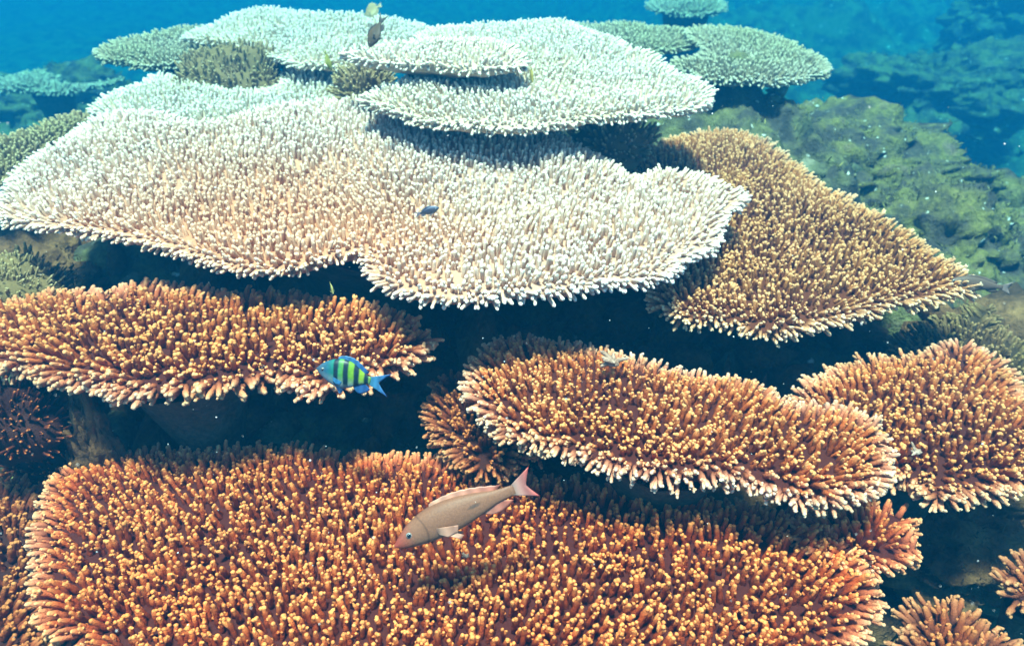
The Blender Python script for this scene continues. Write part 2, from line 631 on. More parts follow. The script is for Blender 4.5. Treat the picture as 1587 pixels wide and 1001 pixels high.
    for k in range(ks):
        t = k / (ks - 1)
        rad = reach * (0.34 + 0.18 * (1 - t) ** 2 + 0.80 * t ** 3)
        for s in range(ns):
            a = 2 * math.pi * s / ns
            SV.append((cx + rad * math.cos(a), cy + rad * math.sin(a), base[2] + (top_z - base[2]) * t))
    SV = np.array(SV)
    SV[:, :2] += (SV[:, :2] - ctr) * (0.22 * fbm(SV * 6, 3, 8 + seed))[:, None]
    SF = []
    for k in range(ks - 1):
        for s in range(ns):
            a, b = k * ns + s, k * ns + (s + 1) % ns
            SF += [(a, b, b + ns), (a, b + ns, a + ns)]
    link('stalk', raw_mesh('stalk', SV - base, np.array(SF)), M_STALK, root)

    # branches
    big = np.linalg.norm(out - ctr, axis=1).max() + spacing * 2
    gx = np.arange(-big, big, spacing)
    gy = np.arange(-big, big, spacing * 0.866)
    X, Y = np.meshgrid(gx, gy)
    X = X + (np.arange(len(gy)) % 2)[:, None] * spacing * 0.5
    ca, sa = math.cos(seed * 1.3), math.sin(seed * 1.3)
    pts = np.stack([X.ravel(), Y.ravel()], 1) @ np.array([[ca, -sa], [sa, ca]]) + ctr
    wig = np.stack([fbm(xyz(pts[:, 0], pts[:, 1]) * 7, 2, 60), fbm(xyz(pts[:, 0], pts[:, 1]) * 7, 2, 66)], 1)
    pts = pts + wig * spacing * 0.9 + r.normal(0, spacing * 0.20, pts.shape)
    pts = pts[inside(out, pts)]
    d, en = edge_info(out, nn, pts)
    keep = r.random(len(pts)) > 0.06
    if bare:
        bn = fbm(xyz(pts[:, 0], pts[:, 1], seed) * 5, 2, 91)
        keep &= bn < 1 - bare
    pts, d, en = pts[keep], d[keep], en[keep]
    e = np.clip(1 - d / edge_w, 0, 1) ** 1.3
    rad = pts - ctr
    rad = rad / (np.abs(out - ctr).max() + 1e-6)
    outw = rad * (1 - e)[:, None] * 1.0 + en * e[:, None]
    swirl = np.stack([fbm(xyz(pts[:, 0], pts[:, 1], 2.0) * 6, 2, 70 + seed), fbm(xyz(pts[:, 0], pts[:, 1], 5.0) * 6, 2, 80 + seed)], 1)
    theta = e * 1.12
    D = np.concatenate([outw * (np.sin(theta) + lean)[:, None] + swirl * 0.16 + r.normal(0, 0.10, pts.shape), np.cos(theta)[:, None]], 1)
    z = surf(pts[:, 0], pts[:, 1], d) - 0.004
    P = np.concatenate([pts, z[:, None]], 1)
    hgt = fbm(xyz(pts[:, 0], pts[:, 1], seed) * 8, 2, 51)
    L = length * (0.95 + 0.22 * hgt + r.normal(0, 0.13, len(pts))) * (1 - 0.12 * e)
    rim = rim_amt * np.clip(1 - d / (edge_w * 0.42), 0, 1)
    fill = np.where(r.random(len(pts)) < 0.15 + 0.85 * (e > 0.05) * (d < edge_w * 1.6))[0]
    fp = pts[fill] + r.normal(0, spacing * 0.5, (len(fill), 2))
    ok = inside(out, fp)
    fill, fp = fill[ok], fp[ok]
    fd, fn = edge_info(out, nn, fp)
    P = np.concatenate([P, np.concatenate([fp, (surf(fp[:, 0], fp[:, 1], fd) - 0.004)[:, None]], 1)])
    D = np.concatenate([D, D[fill] + r.normal(0, 0.12, (len(fill), 3))])
    L = np.concatenate([L, L[fill] * r.uniform(0.5, 0.85, len(fill))])
    rim = np.concatenate([rim, rim[fill] * 0.6])
    # margin: branches that lie out flat, in two uneven rows
    per = np.linalg.norm(np.roll(out, -1, 0) - out, axis=1)
    cum = np.concatenate([[0], np.cumsum(per)])
    for row, (el, dz, lf) in enumerate(((0.25, 0.0, 1.0), (-0.02, -0.35 * thick, 0.92))):
        m = int(cum[-1] / (spacing * 0.80))
        s = (np.arange(m) + r.uniform(-.35, .35, m) + row * .5) * cum[-1] / m % cum[-1]
        i = np.clip(np.searchsorted(cum, s, 'right') - 1, 0, N - 1)
        t = ((s - cum[i]) / per[i])[:, None]
        p = out[i] * (1 - t) + out[(i + 1) % N] * t
        n2 = nn[i]
        p = p - n2 * (spacing * r.uniform(0.1, 0.7, m))[:, None]
        dd = np.concatenate([n2 + r.normal(0, 0.20, p.shape), (el + r.normal(0, 0.14, m))[:, None]], 1)
        zz = surf(p[:, 0], p[:, 1], np.zeros(m)) + dz - 0.003
        P = np.concatenate([P, np.concatenate([p, zz[:, None]], 1)])
        D = np.concatenate([D, dd])
        L = np.concatenate([L, length * lf * r.uniform(0.72, 1.12, m)])
        rim = np.concatenate([rim, np.full(m, rim_amt)])
    n = len(P)
    L = np.clip(L, length * 0.45, length * 1.6)
    vi = r.integers(0, len(st), n)
    tw = r.uniform(0, 6.283, n)
    rnd = r.random(n)
    wd = r.uniform(0.86, 1.16, n) * np.clip(length / L, 0.8, 1.25)
    single = np.zeros(n, bool)
    if parts:
        tipp = P + D / np.linalg.norm(D, axis=1, keepdims=True) * L[:, None]
        u, v, w = project(tipp)
        ok = (u > 2) & (u < 1585) & (v > 2) & (v < 999)
        for poly in cover:
            ok &= ~inside(np.asarray(poly, float), np.stack([u, v], 1))
        size = np.where(ok, L * wd / w, 0)
        pick = np.argsort(-size)[:parts]
        pick = pick[size[pick] > 0]
        single[pick] = True
        Rm = frames(D, tw)
        for q in pick:
            o = bpy.data.objects.new('branch', branch_mesh(st, int(vi[q]), mat))
            M = Matrix.Identity(4)
            for a in range(3):
                for b in range(3):
                    M[a][b] = Rm[q][a][b] * L[q] * (wd[q] if b < 2 else 1)
                M[a][3] = P[q][a] - base[a]
            o.parent = root
            o.matrix_basis = M
            o['rim'] = float(rim[q])
            o['rnd'] = float(rnd[q])
            COL.objects.link(o)
    g = ~single
    if g.any():
        V2, F2, A2 = realise(st, P[g], D[g], L[g], vi[g], tw[g], rim[g], rnd[g], wd[g])
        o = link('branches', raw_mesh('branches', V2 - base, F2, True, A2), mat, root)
        tag(o, kind='stuff')
    return root


# outlines as they stand in the photograph (pixels), each on its own level
O_A = [(0, 342), (60, 362), (150, 374), (230, 392), (320, 414), (440, 433), (500, 416), (548, 404), (562, 410), (566, 434), (620, 460), (725, 477), (830, 463), (940, 447),
       (1030, 431), (1082, 400), (1125, 355), (1158, 302), (1140, 272), (1095, 252), (1045, 233), (1008, 238), (992, 250), (955, 228), (890, 206), (760, 176), (620, 156),
       (520, 152), (430, 160), (330, 180), (245, 163), (135, 174), (62, 214), (10, 252), (-18, 300)]
O_A1 = [(130, 168), (190, 128), (240, 106), (300, 112), (340, 122), (400, 124), (436, 116), (450, 94), (500, 92), (528, 112), (524, 160), (480, 190), (330, 205), (200, 200)]
O_B = [(553, 150), (578, 128), (640, 106), (640, 60), (640, 40), (700, 30), (780, 27), (860, 22), (950, 50), (1040, 85), (1095, 122), (1114, 158), (1085, 172), (1000, 177),
       (930, 183), (860, 197), (800, 204), (720, 201), (650, 191), (600, 178), (565, 165)]
O_D = [(520, 80), (560, 66), (620, 55), (700, 48), (760, 51), (805, 66), (830, 88), (829, 101), (790, 107), (740, 110), (700, 105), (640, 100), (570, 98)]
O_C1 = [(143, 75), (190, 52), (250, 40), (310, 34), (380, 50), (420, 76), (400, 92), (330, 96), (240, 98), (185, 92)]
O_C2 = [(284, 46), (325, 24), (400, 11), (480, 13), (560, 15), (630, 24), (680, 44), (650, 85), (560, 104), (470, 106), (430, 94), (360, 72), (310, 58)]
O_E1 = [(860, 34), (930, 27), (1010, 28), (1062, 38), (1085, 58), (1060, 74), (980, 82), (880, 70)]
O_E2 = [(1062, 44), (1100, 36), (1150, 36), (1210, 48), (1265, 68), (1285, 96), (1276, 113), (1240, 125), (1200, 132), (1150, 125), (1095, 124), (1040, 104), (1040, 82), (1090, 70)]
O_H = [(1000, 214), (1080, 188), (1150, 190), (1200, 210), (1250, 245), (1330, 300), (1412, 346), (1480, 382), (1522, 420), (1505, 448), (1445, 469), (1390, 473), (1320, 496),
       (1220, 521), (1130, 516), (1060, 508), (988, 479), (1004, 452), (960, 400), (945, 300), (960, 240)]
O_I = [(-70, 560), (0, 574), (60, 586), (110, 602), (170, 612), (220, 634), (300, 622), (380, 612), (440, 606), (500, 606), (560, 594), (622, 572), (656, 537), (676, 502),
       (640, 474), (550, 455), (400, 440), (250, 425), (100, 428), (-40, 452)]
O_J = [(718, 575), (728, 532), (760, 508), (810, 497), (880, 500), (950, 516), (1050, 546), (1150, 568), (1230, 594), (1295, 617), (1345, 630), (1385, 668), (1398, 715),
       (1392, 755), (1345, 785), (1290, 793), (1210, 777), (1150, 752), (1050, 749), (980, 746), (900, 722), (850, 701), (790, 682), (745, 645), (724, 612)]
O_K = [(1225, 612), (1290, 565), (1340, 536), (1420, 524), (1490, 509), (1550, 540), (1590, 580), (1680, 650), (1690, 740), (1600, 768), (1540, 782), (1480, 793), (1430, 776),
       (1404, 748), (1330, 745), (1260, 690)]
O_K2 = [(1380, 530), (1420, 490), (1470, 470), (1530, 452), (1570, 490), (1650, 560), (1650, 640), (1500, 620), (1400, 580)]
O_L = [(42, 880), (40, 820), (60, 755), (100, 705), (160, 680), (260, 668), (400, 672), (520, 680), (650, 690), (800, 700), (1000, 735), (1150, 765), (1270, 790), (1345, 840),
       (1370, 920), (1366, 962), (1330, 1015), (1200, 1070), (1000, 1100), (700, 1110), (400, 1100), (150, 1070), (68, 990), (48, 935)]
O_M = [(704, 562), (664, 580), (644, 612), (650, 652), (672, 692), (700, 727), (735, 741), (790, 736), (830, 716), (860, 690), (820, 620), (760, 575)]
O_N = [(1230, 800), (1310, 760), (1395, 764), (1426, 790), (1424, 816), (1440, 846), (1408, 868), (1345, 878), (1270, 866)]
O_O = [(1396, 970), (1400, 934), (1440, 908), (1500, 914), (1555, 950), (1602, 988), (1620, 1045), (1560, 1085), (1430, 1085), (1396, 1025)]
O_P = [(1548, 895), (1560, 868), (1600, 850), (1660, 880), (1650, 950), (1600, 952), (1566, 932)]
O_Q = [(-70, 735), (0, 728), (48, 738), (90, 800), (80, 900), (75, 990), (50, 1060), (-70, 1060)]
O_F = [(-30, 128), (20, 105), (60, 97), (88, 108), (80, 118), (120, 122), (170, 114), (192, 120), (150, 133), (100, 143), (40, 141), (-30, 140)]
O_G = [(1003, -4), (1040, -24), (1090, -22), (1132, 2), (1126, 14), (1080, 23), (1012, 12)]
O_T = [(-60, 225), (0, 198), (50, 182), (95, 165), (135, 155), (165, 180), (80, 235), (10, 285), (-60, 300)]

table_coral('broad cream table coral with white notched front rim spread across the middle', O_A, -0.75, M_PALE, ST_FINE, 0.0146, 0.029, 300, 0.060, wave=0.024, cover=[O_B], seed=1)
table_coral('pale lobe of table coral behind the broad cream plate, beside the brown bush', O_A1, -0.775, M_WHITE, ST_FINE, 0.0155, 0.028, 0, 0.06, wave=0.016, seed=2, cover=[O_A])
table_coral('round white table coral tier stacked directly above the broad cream plate', O_B, -0.645, M_WHITE, ST_FINE, 0.0140, 0.026, 200, 0.06, foot=-0.77, wave=0.010, seed=3, cover=[O_D])
table_coral('small pale topmost coral tier overhanging a blue shaded hollow', O_D, -0.572, M_WHITE, ST_FAR, 0.0150, 0.025, 0, 0.05, foot=-0.65, wave=0.004, seed=4)
table_coral('thin pale coral plate whose ragged tip points into blue water', O_C1, -0.775, M_FAR, ST_FAR, 0.0165, 0.028, 0, 0.07, seed=5)
table_coral('wide pale coral plate at the back under the dark fish', O_C2, -0.72, M_WHITE, ST_FAR, 0.0165, 0.027, 0, 0.06, wave=0.014, seed=6)
table_coral('far greenish coral plate edge hidden behind the round white tier', O_E1, -0.82, M_FAR, ST_FAR, 0.018, 0.030, 0, 0.07, seed=7)
table_coral('far greenish coral plate with rounded end reaching over the open reef slope', O_E2, -0.80, M_FAR, ST_FAR, 0.0175, 0.030, 0, 0.07, seed=8)
table_coral('tan triangular table coral sloping beside the algae covered rock', O_H, -0.88, M_TAN, ST_MID, 0.0155, 0.038, 300, 0.085, cover=[O_A, O_B], seed=9, wave=0.02)
table_coral('orange table coral with long fingers behind the striped fish', O_I, -0.855, M_ORANGE, ST_NEAR, 0.0172, 0.045, 300, 0.085, cover=[O_A], seed=10, rim_amt=0.4, wave=0.02, lean=0.2)
table_coral('golden orange table coral with white lower rim and a grey fragment on top', O_J, -0.905, M_ORANGE, ST_NEAR, 0.0153, 0.037, 300, 0.075, cover=[O_A, O_H], seed=11, wave=0.018, rim_amt=0.7)
table_coral('golden brown table coral at the frame edge tucked behind the white rimmed one', O_K, -0.99, M_ORANGE, ST_NEAR, 0.0162, 0.040, 300, 0.085, cover=[O_J, O_H], seed=12, rim_amt=0.5,
            lean=0.2, wave=0.02)
table_coral('dull olive brown table coral between the tan plate tip and the frame edge', O_K2, -1.07, M_OLIVE, ST_MID, 0.020, 0.040, 120, 0.09, cover=[O_H, O_K], seed=13, rim_amt=0.2)
table_coral('large deep orange table coral filling the bottom beneath the pink fish', O_L, -1.05, M_DEEP, ST_NEAR, 0.0156, 0.039, 300, 0.07, cover=[O_I, O_J, O_M, O_N], seed=14, rim_amt=0.6,
            wave=0.024)
table_coral('small rust red table coral tucked under the left end of the golden plate', O_M, -0.99, M_RED, ST_NEAR, 0.0158, 0.036, 200, 0.08, cover=[O_J], seed=15, rim_amt=0.3)
table_coral('small orange coral shelf peeking out beneath the golden plate, right of the big bottom one', O_N, -1.03, M_DEEP, ST_NEAR, 0.0160, 0.037, 120, 0.09, cover=[O_J, O_K], seed=16,
            rim_amt=0.5)
table_coral('rust coloured coral plate in the bottom right corner', O_O, -1.12, M_RED, ST_NEAR, 0.018, 0.044, 200, 0.09, seed=17, rim_amt=0.5)
table_coral('little rust coral cut off by the right frame edge above the corner plate', O_P, -1.12, M_RED, ST_NEAR, 0.018, 0.044, 80, 0.08, seed=18, rim_amt=0.4)
table_coral('dim rust coral cut off by the left frame edge beside the big bottom plate', O_Q, -1.13, M_RED, ST_NEAR, 0.018, 0.043, 120, 0.08, cover=[O_L], seed=19, rim_amt=0.2)
table_coral('hazy far coral plate in blue water at the left frame edge', O_F, -1.42, M_FAR, ST_FAR, 0.028, 0.045, 0, 0.12, seed=20, rim_amt=0.2)
table_coral('hazy farthest coral clump at the very top edge', O_G, -1.15, M_FAR, ST_FAR, 0.028, 0.045, 0, 0.10, seed=21, wave=0.03)
table_coral('brown coral ledge showing behind the left end of the broad cream plate', O_T, -0.86, M_BUSH, ST_FINE, 0.017, 0.034, 0, 0.07, seed=22, rim_amt=0.1)


# ------------------------------------------------------------------ bushy corals (domes of short branches)
def bush(label, p, radii, mat, spacing, length, st=ST_BUSH, seed=0, name='bushy_coral'):
    r = np.random.default_rng(500 + seed)
    radii = np.array(radii, float)
    n = int(2 * math.pi * (np.prod(radii) ** (2 / 3)) / spacing ** 2)
    k = np.arange(n) + 0.5
    zc = 1 - k / n * 1.15
    ph = k * 2.399963
    rr = np.sqrt(np.clip(1 - zc * zc, 0, 1))
    N = np.stack([rr * np.cos(ph), rr * np.sin(ph), zc], 1) + r.normal(0, 0.05, (n, 3))
    lump = 1 + 0.28 * fbm(N * 2.2 + seed * 5, 3, 31 + seed)
    S = N * radii * lump[:, None]
    nr = N / radii
    nr /= np.linalg.norm(nr, axis=1, keepdims=True)
    D = nr + np.array([0, 0, 0.35]) + r.normal(0, 0.16, (n, 3))
    L = length * r.uniform(0.65, 1.35, n)
    root = empty(name, p, label, 'coral')
    # core
    us, vs = 28, 14
    V, F = [], []
    for j in range(vs + 1):
        a = math.pi * 0.68 * j / vs
        for i in range(us):
            b = 2 * math.pi * i / us
            V.append((math.sin(a) * math.cos(b), math.sin(a) * math.sin(b), math.cos(a)))
    V = np.array(V)
    V = V * (1 + 0.28 * fbm(V * 2.2 + seed * 5, 3, 31 + seed))[:, None] * radii * 0.98
    for j in range(vs):
        for i in range(us):
            a, b = j * us + i, j * us + (i + 1) % us
            F += [(a, a + us, b + us), (a, b + us, b)]
    link('core', raw_mesh('core', V, np.array(F), True, {'h': np.zeros(len(V)), 'rnd': np.ones(len(V))}), mat, root)
    v, f, at_ = realise(st, S, D, L, r.integers(0, len(st), n), r.uniform(0, 6.28, n), np.zeros(n), r.random(n))
    tag(link('branches', raw_mesh('branches', v, f, True, at_), mat, root), kind='stuff')
    return root


bush('long brown bushy coral in the shade under the back plate', at(345, 112, -0.75) + [0, 0.05, -0.06], (0.19, 0.12, 0.10), M_BUSH, 0.0125, 0.020, ST_FAR, seed=1)
bush('small brown bushy coral left of the round white tier', at(562, 122, -0.68) + [0, 0.03, -0.05], (0.085, 0.08, 0.08), M_BUSH, 0.0120, 0.019, ST_FAR, seed=2)
bush('brown bushy coral tufts between the round white tier and cream plate', at(955, 216, -0.78) + [0, 0.02, -0.03], (0.10, 0.075, 0.085), M_BUSH, 0.0130, 0.024, ST_FAR, seed=3)
bush('brown bushy coral at the left frame edge under the cream plate', at(8, 455, -0.88) + [0, 0.02, -0.05], (0.09, 0.13, 0.10), M_BUSH, 0.0095, 0.014, ST_FAR, seed=4)
bush('rust bushy coral at the left frame edge below the long fingered plate', at(8, 628, -0.93) + [0, 0, -0.06], (0.075, 0.07, 0.09), M_RED, 0.0095, 0.015, ST_FAR, seed=5)
bush('low rust coral tuft behind the big bottom plate at its left corner', at(75, 700, -1.08) + [0, 0.02, -0.06], (0.10, 0.06, 0.06), M_RED, 0.0100, 0.020, ST_FAR, seed=6)


# ------------------------------------------------------------------ rocks
def ico(sub):
    import bmesh
    bm = bmesh.new()
    bmesh.ops.create_icosphere(bm, subdivisions=sub, radius=1)
    V = np.array([v.co[:] for v in bm.verts])
    F = np.array([[v.index for v in f.verts] for f in bm.faces])
    bm.free()
    return V, F


ICO6, ICO5, ICO2, ICO1 = ico(6), ico(5), ico(2), ico(1)


def tufts(P, N, size, r, blades=4):
    """Thin curling algae filaments standing in tufts on a surface."""
    n = len(P) * blades
    P = np.repeat(P, blades, 0) + r.normal(0, size * 0.45, (n, 3))
    N = np.repeat(N, blades, 0) + r.normal(0, 0.45, (n, 3))
    N /= np.linalg.norm(N, axis=1, keepdims=True)
    T = np.cross(N, r.normal(0, 1, (n, 3)))
    T /= np.linalg.norm(T, axis=1, keepdims=True)
    B = np.cross(N, T)
    s = size * r.uniform(0.5, 1.5, (n, 1))
    a = P - T * s * 0.14 - N * s * 0.1
    b = P + T * s * 0.14 - N * s * 0.1
    c = P + N * s * 0.55 + B * s * 0.18 + T * s * 0.12
    d = P + N * s * 0.95 + B * s * 0.50
    V = np.stack([a, b, c, d], 1).reshape(-1, 3)
    k = np.arange(n)[:, None] * 4
    F = np.concatenate([k + np.array([[0, 1, 2]]), k + np.array([[0, 2, 3]])])
    return V, F


def leaf_mat(name, a, b):
    m, n, bs = nodes_of(name)
    f = noise_n(n, 14, 4, world_pos(n))
    c = ramp(n, f, [(0.35, a), (0.65, b)])
    n.links.new(c, bs.inputs['Base Color'])
    bs.inputs['Roughness'].default_value = 0.8
    bs.inputs['Specular IOR Level'].default_value = 0.15
    return m


M_TURF = leaf_mat('algal_turf', (0.10, 0.08, 0.045), (0.28, 0.225, 0.065))
M_TURFBR = leaf_mat('brown_turf', (0.08, 0.035, 0.02), (0.24, 0.12, 0.05))


def rock(label, p, radii, mat, turf, seed, rough=0.42, tsize=0.012, tn=2500, name='reef_rock', rotz=0.0):
    r = np.random.default_rng(700 + seed)
    V, F = ICO6 if max(radii) > 0.3 else ICO5
    dsp = 1 + rough * fbm(V * 1.5 + seed * 7.7, 5, 100 + seed, 0.58)
    q_ = V * np.array(radii)
    dsp = dsp - 0.9 * rough * np.abs(fbm(q_ * 7.0 + seed, 4, 130 + seed, 0.6)) * 0.22 + 0.04 * fbm(q_ * 34 + seed, 3, 160 + seed, 0.7)
    W = V * dsp[:, None] * np.array(radii)
    W = W + (0.05 * np.mean(radii)) * np.stack([fbm(V * 9 + q, 2, 5) for q in range(3)], 1)
    c, s = math.cos(rotz), math.sin(rotz)
    W = W @ np.array([[c, s, 0], [-s, c, 0], [0, 0, 1]])
    root = empty(name, p, label, 'rock')
    link('boulder', raw_mesh('boulder', W, F), mat, root)
    tri = r.integers(0, len(F), tn)
    bc = r.dirichlet([1, 1, 1], tn)
    T = W[F[tri]]
    P = (T * bc[:, :, None]).sum(1)
    N = np.cross(T[:, 1] - T[:, 0], T[:, 2] - T[:, 0])
    N /= np.linalg.norm(N, axis=1, keepdims=True) + 1e-12
    ok = (N[:, 2] > -0.1) & (fbm(P * 6, 2, 77) > -0.15)
    v, f = tufts(P[ok], N[ok], tsize, r)
    tag(link('algal_turf', raw_mesh('algal_turf', v, f), turf, root), kind='stuff')
    return root


rock('big olive green algae covered rock behind the tan triangular plate', at(1235, 235, -1.2) + [0, 0.1, -0.12], (0.62, 0.62, 0.22), M_ROCK, M_TURF, 1, tn=9000, rotz=-0.6)
rock('lower olive rock spur running along the tan plate edge', at(1420, 345, -1.25) + [0.05, 0.0, -0.10], (0.34, 0.50, 0.20), M_ROCK, M_TURF, 2, tn=5000, rotz=-0.5)
rock('green rubble mound at the right frame edge beyond the dark gully', at(1570, 360, -1.45) + [0.1, 0, -0.05], (0.42, 0.45, 0.22), M_ROCK, M_TURF, 3, tn=4000)
rock('brown ridged rock lump under the long fingered orange plate', at(118, 645, -0.95) + [0, 0, -0.26], (0.055, 0.05, 0.30), M_BROWNROCK, M_TURFBR, 4, tn=300, tsize=0.008, rough=0.3)
rock('hazy blue rock mound on the slope far right of the green plate', at(1480, 150, -2.2) + [0, 0.2, 0.0], (0.80, 0.6, 0.36), M_ROCK, M_TURF, 5, tn=1200, tsize=0.03)
rock('faint blue rock at the top right corner', at(1560, 30, -2.1), (0.7, 0.6, 0.5), M_ROCK, M_TURF, 6, tn=600, tsize=0.03)
rock('dim brown rock under the cream plate at its left end', at(60, 430, -1.12) + [0, 0.1, -0.05], (0.20, 0.22, 0.16), M_BROWNROCK, M_TURFBR, 7, tn=1500, tsize=0.012)
rock('hazy reef hump carrying the far plate at the left frame edge', at(70, 165, -1.9) + [0, 0.25, -0.15], (0.7, 0.5, 0.36), M_ROCK, M_TURF, 9, tn=1500, tsize=0.025)
rock('dark rock in the gap right of the big bottom plate', at(1480, 850, -1.32), (0.20, 0.16, 0.09), M_BROWNROCK, M_TURFBR, 8, tn=700, tsize=0.012)


# ------------------------------------------------------------------ rubble and turf over the seabed
def build_rubble():
    r = np.random.default_rng(42)
    n = 2600
    x = r.uniform(-4.0, 5.0, n)
    y = r.uniform(0.3, 7.5, n)
    far = np.hypot(x, y)
    s = r.lognormal(-3.75, 0.55, n)
    z = ground_z(x, y)
    V0, F0 = ICO1
    var = [V0 * (1 + 0.75 * fbm(V0 * 1.9 + q * 3.3, 3, 200 + q, 0.7))[:, None] for q in range(10)]
    Vs, Fs = [], []
    nv = len(V0)
    for q in range(n):
        a = r.uniform(0, 6.28)
        c, s_ = math.cos(a), math.sin(a)
        v = var[q % 10] * (s[q] * np.array([r.uniform(.7, 1.6), r.uniform(.7, 1.3), r.uniform(.45, .9)]))
        v = v @ np.array([[c, s_, 0], [-s_, c, 0], [0, 0, 1]])
        Vs.append(v + [x[q], y[q], z[q] + s[q] * 0.15])
        Fs.append(F0 + q * nv)
    V3, F3 = ico(3)
    off = n * nv
    for q in range(150):
        bx_, by_ = r.uniform(0.95, 4.2), r.uniform(1.3, 6.0)
        sz = r.lognormal(-2.35, 0.4)
        v = V3 * (1 + 0.5 * fbm(V3 * 1.7 + q, 4, 220 + q % 9, 0.65) + 0.10 * fbm(V3 * 8 + q, 2, 240))[:, None] * (sz * np.array([r.uniform(.8, 1.5), r.uniform(.8, 1.3), r.uniform(.4, .7)]))
        Vs.append(v + [bx_, by_, float(ground_z(np.array([bx_]), np.array([by_]))[0])])
        Fs.append(F3 + off)
        off += len(V3)
    o = link('rubble', raw_mesh('rubble', np.concatenate(Vs), np.concatenate(Fs)), M_RUBBLE)
    tag(o, 'loose coral rubble strewn over the reef slope', 'rubble', kind='stuff')
    # encrusted lumps in the shade between the tables
    n = 900
    x = r.uniform(-1.5, 1.5, n)
    y = r.uniform(0.45, 1.9, n)
    z = ground_z(x, y)
    s = r.lognormal(-3.5, 0.5, n)
    Vs, Fs = [], []
    for q in range(n):
        v = var[q % 10] * (s[q] * r.uniform(0.6, 1.5, 3)) * (1 + 0.25 * fbm(V0 * 5 + q, 2, 260))[:, None]
        Vs.append(v + [x[q], y[q], z[q] + s[q] * 0.4])
        Fs.append(F0 + q * nv)
    o = link('dead_coral_rubble', raw_mesh('dead_coral_rubble', np.concatenate(Vs), np.concatenate(Fs)), M_BROWNROCK)
    tag(o, 'reddish brown encrusted rubble in the shade between the plates', 'rubble', kind='stuff')
    P = np.concatenate(Vs)[r.integers(0, n * nv, 5000)]
    v, f = tufts(P, np.tile([0, -0.2, 1.0], (len(P), 1)), 0.014, r)
    o = link('brown_turf', raw_mesh('brown_turf', v, f), M_TURFBR)
    tag(o, 'brown turf on the shaded rubble between the plates', 'algae', kind='stuff')
    n = 14000
    x = r.uniform(-3.0, 4.5, n)
    y = r.uniform(0.3, 6.5, n)
    ok = fbm(xyz(x, y) * 2.2, 3, 15) > -0.15
    x, y = x[ok], y[ok]
    P = np.stack([x, y, ground_z(x, y)], 1)
    N = np.tile([0, 0, 1.0], (len(P), 1))
    v, f = tufts(P, N, 0.013, r)
    o = link('algal_turf', raw_mesh('algal_turf', v, f), M_TURF)
    tag(o, 'short green algal turf growing on the reef bed', 'algae', kind='stuff')


build_rubble()


# ------------------------------------------------------------------ fish
def fish_coords(n):
    t = n.nodes.new('ShaderNodeTexCoord')
    s = n.nodes.new('ShaderNodeSeparateXYZ')
    n.links.new(t.outputs['Object'], s.inputs[0])
    return t.outputs['Object'], s.outputs[0], s.outputs[1], s.outputs[2]


def finish_fish(n, b, c, scale, rough=0.45):
    co, x, y, z = fish_coords(n)
    v = n.nodes.new('ShaderNodeTexVoronoi')
    v.inputs['Scale'].default_value = scale
    n.links.new(co, v.inputs['Vector'])
    bp = n.nodes.new('ShaderNodeBump')
    bp.inputs['Strength'].default_value = 0.35
    bp.inputs['Distance'].default_value = 0.0006
    c = mixc(n, 1.0, c, ramp(n, v.outputs['Distance'], [(0.1, (1.06, 1.06, 1.06)), (0.75, (0.84, 0.84, 0.85))]), 'MULTIPLY')
    n.links.new(v.outputs['Distance'], bp.inputs['Height'])
    n.links.new(bp.outputs[0], b.inputs['Normal'])
    n.links.new(c, b.inputs['Base Color'])
    b.inputs['Roughness'].default_value = rough
    b.inputs['Specular IOR Level'].default_value = 0.22


def mat_striped(L):
    m, n, b = nodes_of('striped_fish_skin')
    co, x, y, z = fish_coords(n)
    xs = math_n(n, 'DIVIDE', x, L)          # 0.5 nose .. -0.5 tail
    zs = math_n(n, 'DIVIDE', z, L)
    u = math_n(n, 'ADD', math_n(n, 'MULTIPLY', xs, -1.0), 0.5)
    u = math_n(n, 'ADD', u, math_n(n, 'MULTIPLY', zs, 0.16))
    w = noise_n(n, 60, 2, co)
    u = math_n(n, 'ADD', u, math_n(n, 'MULTIPLY', math_n(n, 'SUBTRACT', w, 0.5), 0.02))
    body = ramp(n, u, [(0.0, (0.06, 0.08, 0.12)), (0.16, (0.02, 0.08, 0.12)), (0.27, (0.01, 0.15, 0.10)), (0.40, (0.09, 0.24, 0.02)), (0.62, (0.18, 0.28, 0.015)), (0.8, (0.12, 0.22, 0.07))])
    belly = (0.22, 0.25, 0.28)
    zf = ramp(n, math_n(n, 'ADD', zs, 0.5), [(0.36, (1, 1, 1)), (0.50, (0, 0, 0))])
    c = mixc(n, zf, body, belly)
    k = (0, 0, 0)
    o = (1, 1, 1)
    st = []
    for c0, hw in ((0.285, 0.020), (0.415, 0.024), (0.555, 0.024), (0.685, 0.018), (0.80, 0.010)):
        st += [(c0 - hw - .02, k), (c0 - hw, o), (c0 + hw, o), (c0 + hw + .02, k)]
    bars = ramp(n, u, st)
    fade = ramp(n, math_n(n, 'ADD', zs, 0.5), [(0.31, k), (0.40, o)])
    c = mixc(n, math_n(n, 'MULTIPLY', bars, fade), c, (0.008, 0.018, 0.03))
    finish_fish(n, b, c, 160, 0.4)
    return m


